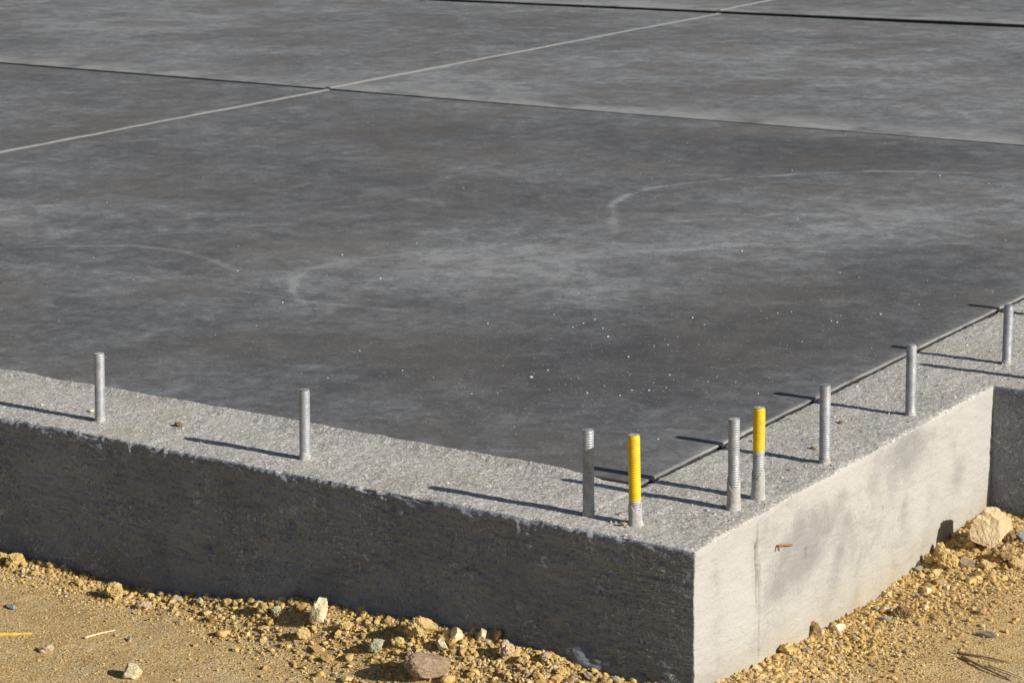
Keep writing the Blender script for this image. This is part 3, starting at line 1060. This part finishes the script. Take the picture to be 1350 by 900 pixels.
CH = [(-.818, .766), (-.983, 1.185), (-.983, 1.228), (-.981, 1.273), (-.919, 1.206), (-.585, .927), (-.737, 1.015), (-.739, 1.124), (-.820, .831), (-1.078, .676),
      (-.366, .506), (-.589, .783), (-.588, .736), (-.560, .80), (-.657, 1.535), (-.637, 1.564), (-.519, 1.529), (-.502, 1.522), (-.454, 1.646), (-.667, 1.975),
      (-.486, 1.322), (-.744, 1.352), (-1.064, 2.117), (-2.027, 1.273), (-1.665, 1.381), (-2.98, 1.82), (-3.012, 2.278)]
M_chip = mat_plain('pale_cement_chip', (.48, .47, .45), (.68, .66, .62), 200)


def rock_mesh(rx, ry, rz, seed, cuts=9, rough=.07, src=None, cutmin=.55):
    V0, F0 = src or I3
    r_ = np.random.default_rng(seed)
    V = V0.copy()
    for _ in range(cuts):
        n = r_.normal(size=3)
        n /= np.linalg.norm(n)
        d = r_.uniform(cutmin, .88)
        k = V @ n - d
        V -= np.maximum(k, 0)[:, None] * n[None]
    nn = fbm(V + seed * 3.1, 2.2, seed, 5, .6)
    n2 = np.abs(fbm(V - seed * 1.7, 5.5, seed + 5, 3, .6))
    V = V * (1 + rough * 2 * nn - rough * 1.3 * n2)[:, None]
    V *= np.array([rx, ry, rz])
    return V, F0


V0c, F0c = rock_mesh(1, 1, .55, 5, 7, .08, ico(1))
chip_me = None
for i, (x, y) in enumerate(CH):
    s = float(rng.uniform(.0020, .0034)) * (1.25 if i == 0 else 1)
    if chip_me is None:
        o = mesh_from('cement_chip', V0c, F0c, M_chip, None, False)
        chip_me = o.data
    else:
        o = bpy.data.objects.new('cement_chip', chip_me)
        COL.objects.link(o)
    o.scale = (s * rng.uniform(.8, 1.4), s, s)
    o.location = (x, y, H1 + s * .35)
    o.rotation_euler = (0, 0, rng.uniform(0, 6.28))
    tag(o, 'tiny white cement chip lying on the dark slab', 'cement chip', 'white chips scattered on the slab')
    if i == 0:
        o['label'] = 'largest white cement chip on the slab, nearest the left run of the wall'

# ------------------------------------------------------------------ rocks, one by one
PAL = {'pale': ((.62, .50, .29), (.80, .70, .48)), 'cream': ((.48, .36, .20), (.66, .53, .33)), 'tan': ((.46, .32, .13), (.60, .45, .22)), 'yellow': ((.50, .35, .13), (.63, .47, .21)), 'grey': ((.27, .26, .24), (.40, .37, .33)),
       'mauve': ((.26, .185, .12), (.38, .285, .20)), 'green': ((.36, .35, .22), (.50, .47, .32)), 'pink': ((.44, .31, .20), (.58, .44, .30)), 'rust': ((.40, .23, .12), (.52, .33, .17)),
       'blue': ((.25, .27, .29), (.38, .40, .41)), 'brown': ((.22, .14, .07), (.36, .24, .12))}
PX, PR = .00128, .00148
ROCKS = [  # x, y, rx, ry, rz (m), colour, rotation, tilt, label
    (-1.546, -.029, .011, .010, .010, 'yellow', .3, 0, 'yellow stone at the left end of the gravel under the shaded wall'),
    (-1.501, -.037, .017, .014, .012, 'yellow', 1.1, 0, 'round yellow soil clod second from the left edge, against the wall foot'),
    (-1.214, -.069, .020, .016, .015, 'yellow', .2, .1, 'rounded yellow clod with a black shadow left of it, near the wall foot'),
    (-.905, -.350, .0185, .016, .0165, 'pale', .6, .2, 'pale yellow stone alone on bare sand at the bottom edge of the photo'),
    (-1.120, -.085, .014, .011, .008, 'pink', .4, .1, 'pinkish brown stone just right of the rounded yellow clod'),
    (-1.334, -.212, .017, .008, .003, 'blue', -.5, 0, 'flat dark bluish stone chip lying on the sand at the left edge'),
    (-1.122, -.335, .012, .009, .007, 'pink', .9, .1, 'small reddish stone below the pale twig'),
    (-.862, -.048, .012, .010, .010, 'tan', .1, 0, 'tan stone at the wall foot, left of a greenish pebble'),
    (-.835, -.046, .009, .008, .009, 'green', 1.4, 0, 'greenish pebble left of the large pale angular stone'),
    (-.728, -.055, .0175, .017, .024, 'pale', 2.2, .25, 'large pale angular stone standing upright against the gravel bank'),
    (-.735, -.094, .012, .010, .011, 'tan', .8, .2, 'tan clod in front of the pale upright stone'),
    (-.513, -.051, .0235, .019, .0175, 'tan', .55, 0, 'blocky brownish yellow stone at the foot of the shaded wall'),
    (-.444, -.036, .0105, .011, .0165, 'pale', .3, .1, 'pale upright block stone right of the blocky yellow one'),
    (-.468, -.035, .009, .008, .009, 'pale', 2.1, 0, 'little cream stone wedged between two blocky stones'),
    (-.406, -.015, .011, .010, .0125, 'pale', 1.7, .4, 'pale pointed stone touching the wall, left of the rust-coloured shard'),
    (-.381, -.004, .006, .012, .016, 'rust', .9, .6, 'rust-coloured shard leaning on the shaded wall'),
    (-.337, -.044, .013, .014, .015, 'pink', .2, .2, 'pinkish angular stone right of the rust-coloured shard'),
    (-.441, -.128, .038, .027, .024, 'mauve', .95, .22, 'big flat mauve brown rock tilted on the gravel bank'),
    (-.572, -.095, .013, .009, .013, 'green', 1.2, .3, 'olive stone on the gravel slope left of the big mauve rock'),
    (-.454, -.066, .008, .018, .010, 'pale', .9, .3, 'long pale stone above the big mauve rock'),
    (.089, .995, .044, .038, .052, 'cream', .9, .1, 'biggest pale boulder, leaning at the corner where the wall steps out'),
    (.131, 1.062, .018, .014, .014, 'grey', .2, .1, 'grey stone right of the pale boulder at the photo edge'),
    (.059, .875, .017, .016, .018, 'yellow', 1.0, 0, 'yellow round clod below the left side of the pale boulder'),
    (.087, .899, .017, .015, .014, 'mauve', .3, .1, 'greyish brown stone directly below the pale boulder'),
    (.134, .952, .018, .015, .013, 'brown', .8, .1, 'brown stone below the right side of the pale boulder'),
    (.017, .933, .012, .012, .013, 'yellow', 1.9, 0, 'small yellow clod touching the sunlit wall left of the boulder'),
    (.070, .574, .009, .007, .006, 'blue', .4, 0, 'small blue-grey pebble halfway along the sunlit wall'),
    (.087, .611, .016, .014, .012, 'brown', .2, 0, 'dark brown crumbly clod behind the blue-grey pebble'),
    (.259, .595, .020, .009, .006, 'grey', .1, 0, 'flat grey stone on the sand at the lower right'),
    (.205, .696, .010, .009, .007, 'rust', .5, 0, 'small orange stone on the sand at the right'),
    (.025, .475, .014, .011, .009, 'pale', .9, 0, 'flat cream stone near the base of the sunlit wall'),
    (.074, .806, .013, .010, .008, 'rust', .3, .2, 'orange brown flat clod below the small yellow clods'),
    (.073, .748, .010, .009, .007, 'pale', .5, 0, 'pale pebble a little in front of the orange brown clod'),
    (.003, .421, .012, .010, .014, 'brown', .9, .2, 'dark brown clod pressed against the sunlit wall'),
    (.012, .296, .012, .011, .011, 'yellow', .5, .1, 'yellow crumbly clod at the wall foot nearest the corner'),
    (.167, .948, .015, .013, .010, 'tan', .5, .2, 'tan stone at the right photo edge under the grey stone'),
    (.016, .883, .010, .010, .010, 'yellow', .5, 0, 'lowest of the yellow clods touching the sunlit wall'),
    (.123, .906, .012, .010, .009, 'tan', .1, .1, 'tan pebble in front of the brown stone'),
    (-.301, -.046, .010, .009, .008, 'tan', .5, 0, 'tan pebble right of the pinkish angular stone'),
    (-.266, -.031, .010, .009, .008, 'pink', .5, 0, 'pink pebble under the shaded wall nearest the corner'),
    (-.538, -.079, .011, .009, .009, 'yellow', .5, .1, 'yellow stone just below the blocky brownish stone'),
    (-.667, -.061, .010, .009, .009, 'yellow', .5, 0, 'yellow pebble right of the pale upright stone'),
    (-.966, -.027, .012, .009, .006, 'tan', .5, 0, 'flat tan pebble in the hollow at the wall foot'),
    (-.225, -.048, .009, .008, .007, 'tan', .9, 0, 'tan pebble on the gravel in front of the corner'),
    (.115, 1.034, .011, .010, .013, 'brown', .9, .2, 'dark stone between the pale boulder and the grey stone'),
]
for i, (x, y, rx, ry, rz, c, ro, ti, lab) in enumerate(ROCKS):
    crisp = c in ('pale', 'cream', 'mauve', 'rust', 'grey', 'blue')
    V, F = rock_mesh(rx * 1.12, ry * 1.12, rz * 1.12, 345 if c == 'mauve' else 100 + i * 7, 12 if crisp else 6, .09 if crisp else .24, I4 if max(rx, ry) > .012 else I3, .5 if crisp else .6)
    E_ = Euler((ti, ti * .6, ro)).to_matrix()
    V = V @ np.array(E_).T
    zmin = V[:, 2].min()
    g = float(gh(np.array([x]), np.array([y]))[0])
    o = mesh_from('boulder' if rx > .04 else 'stone', V, F, mat_rock(c + '_stone', *PAL[c]), None, False)
    o.location = (x, y, g - zmin - min(.004, rz * .3))
    tag(o, lab, 'stone' if rx <= .04 else 'boulder', 'stones at the foot of the wall')

# stones lying on the wall top
for (x, y, s, c, lab) in ((-.163, .050, .0062, 'tan', 'small tan stone beside the foot of the yellow bolt on the wall top'),
                          (-.198, .098, .0040, 'rust', 'small rust brown crumb on the wall top between the shadowed bolt and the yellow bolt'),
                          (-1.205, .128, .0085, 'brown', 'dark crumb of soil on the wall top right of the leftmost bolt'),
                          (-1.425, .118, .0055, 'pale', 'pale crumb on the wall top left of the leftmost bolt'),
                          (-.135, .800, .0050, 'rust', 'reddish crumb on the wall top by the slab edge'),
                          (-.100, .615, .0052, 'brown', 'brown crumb on the wall top behind the first plain bolt of the sunlit run')):
    V, F = rock_mesh(s * 1.3, s, s * .6, int(s * 1e5), 9, .1, I2)
    o = mesh_from('crumb', V, F, mat_rock(c + '_stone', *PAL[c]), None, False)
    o.location = (x, y, .001 + s * .4)
    tag(o, lab, 'crumb', 'crumbs on the wall top')


# ------------------------------------------------------------------ twigs, straw, tie wire
def stick(name, pts, r, mat, label, cat, parent=None, seed=0, taper=.5):
    pts = [Vector(p) for p in pts]
    n = 10
    V, F = [], []
    ns = 14
    for i in range(ns):
        t = i / (ns - 1) * (len(pts) - 1)
        k = min(int(t), len(pts) - 2)
        p = pts[k].lerp(pts[k + 1], t - k)
        d = (pts[k + 1] - pts[k]).normalized()
        a = d.cross(Vector((0, 0, 1))).normalized()
        b = a.cross(d)
        rr = r * (1 - taper * i / (ns - 1)) * (1 + .25 * math.sin(i * 2.3 + seed))
        for j in range(n):
            an = 2 * math.pi * j / n
            V.append(p + a * math.cos(an) * rr + b * math.sin(an) * rr)
    c0, c1 = len(V), len(V) + 1
    V += [pts[0], pts[-1]]
    for i in range(ns - 1):
        for j in range(n):
            F.append((i * n + j, i * n + (j + 1) % n, (i + 1) * n + (j + 1) % n, (i + 1) * n + j))
    me = bpy.data.meshes.new(name)
    F += [(c0, (j + 1) % n, j) for j in range(n)] + [(c1, (ns - 1) * n + j, (ns - 1) * n + (j + 1) % n) for j in range(n)]
    me.from_pydata(V, [], F)
    me.materials.append(mat)
    for p in me.polygons:
        p.use_smooth = True
    o = bpy.data.objects.new(name, me)
    COL.objects.link(o)
    if parent:
        o.parent = parent
    elif label:
        tag(o, label, cat)
    return o


def gz(x, y, up):
    return (x, y, float(gh(np.array([x]), np.array([y]))[0]) + up)


M_straw = mat_plain('dry_straw', (.66, .52, .26), (.78, .68, .42), 120)
M_ylath = mat_plain('yellow_lath', (.55, .38, .06), (.70, .50, .12), 50)
M_twig = mat_plain('dark_twig_bark', (.20, .135, .07), (.33, .23, .13), 150)
M_rust = mat_plain('rusty_iron', (.26, .11, .05), (.42, .20, .09), 200)
stick('twig', [gz(-1.101, -.261, .003), gz(-1.09, -.234, .004), gz(-1.079, -.205, .003)], .0022, M_straw, 'thin pale straw lying on the sand left of the pale stone', 'twig')
stick('stake', [gz(-1.29, -.366, .002), gz(-1.24, -.324, .0025), gz(-1.202, -.291, -.001)], .004, M_ylath, 'yellow stake lying half buried in the sand at the left edge', 'stake', taper=.2)
stick('twig', [gz(.247, .486, .003), gz(.295, .49, .004), gz(.345, .493, .003)], .0025, M_twig, 'upper of two dark twigs on the soil at the lower right', 'twig', seed=2)
stick('twig', [gz(.262, .470, .003), gz(.315, .442, .005), gz(.372, .424, .001)], .0028, M_twig, 'thicker lower dark twig on the soil at the lower right', 'twig', seed=4)
stick('twig', [gz(.315, .462, .003), gz(.345, .452, .004), gz(.39, .440, .003)], .002, M_straw, 'thin straw beside the dark twigs at the lower right', 'twig', seed=5)
# rusty form tie sticking out of the pale face
tie = stick('form_tie', [(-.004, .336, -.0855), (.004, .330, -.0835), (.006, .282, -.0700), (.006, .2785, -.0705), (.006, .278, -.0790)], .0021, M_rust, None, None, FOOT, taper=.1)
tie['label'] = 'rusty tie wire poking out of the pale face'
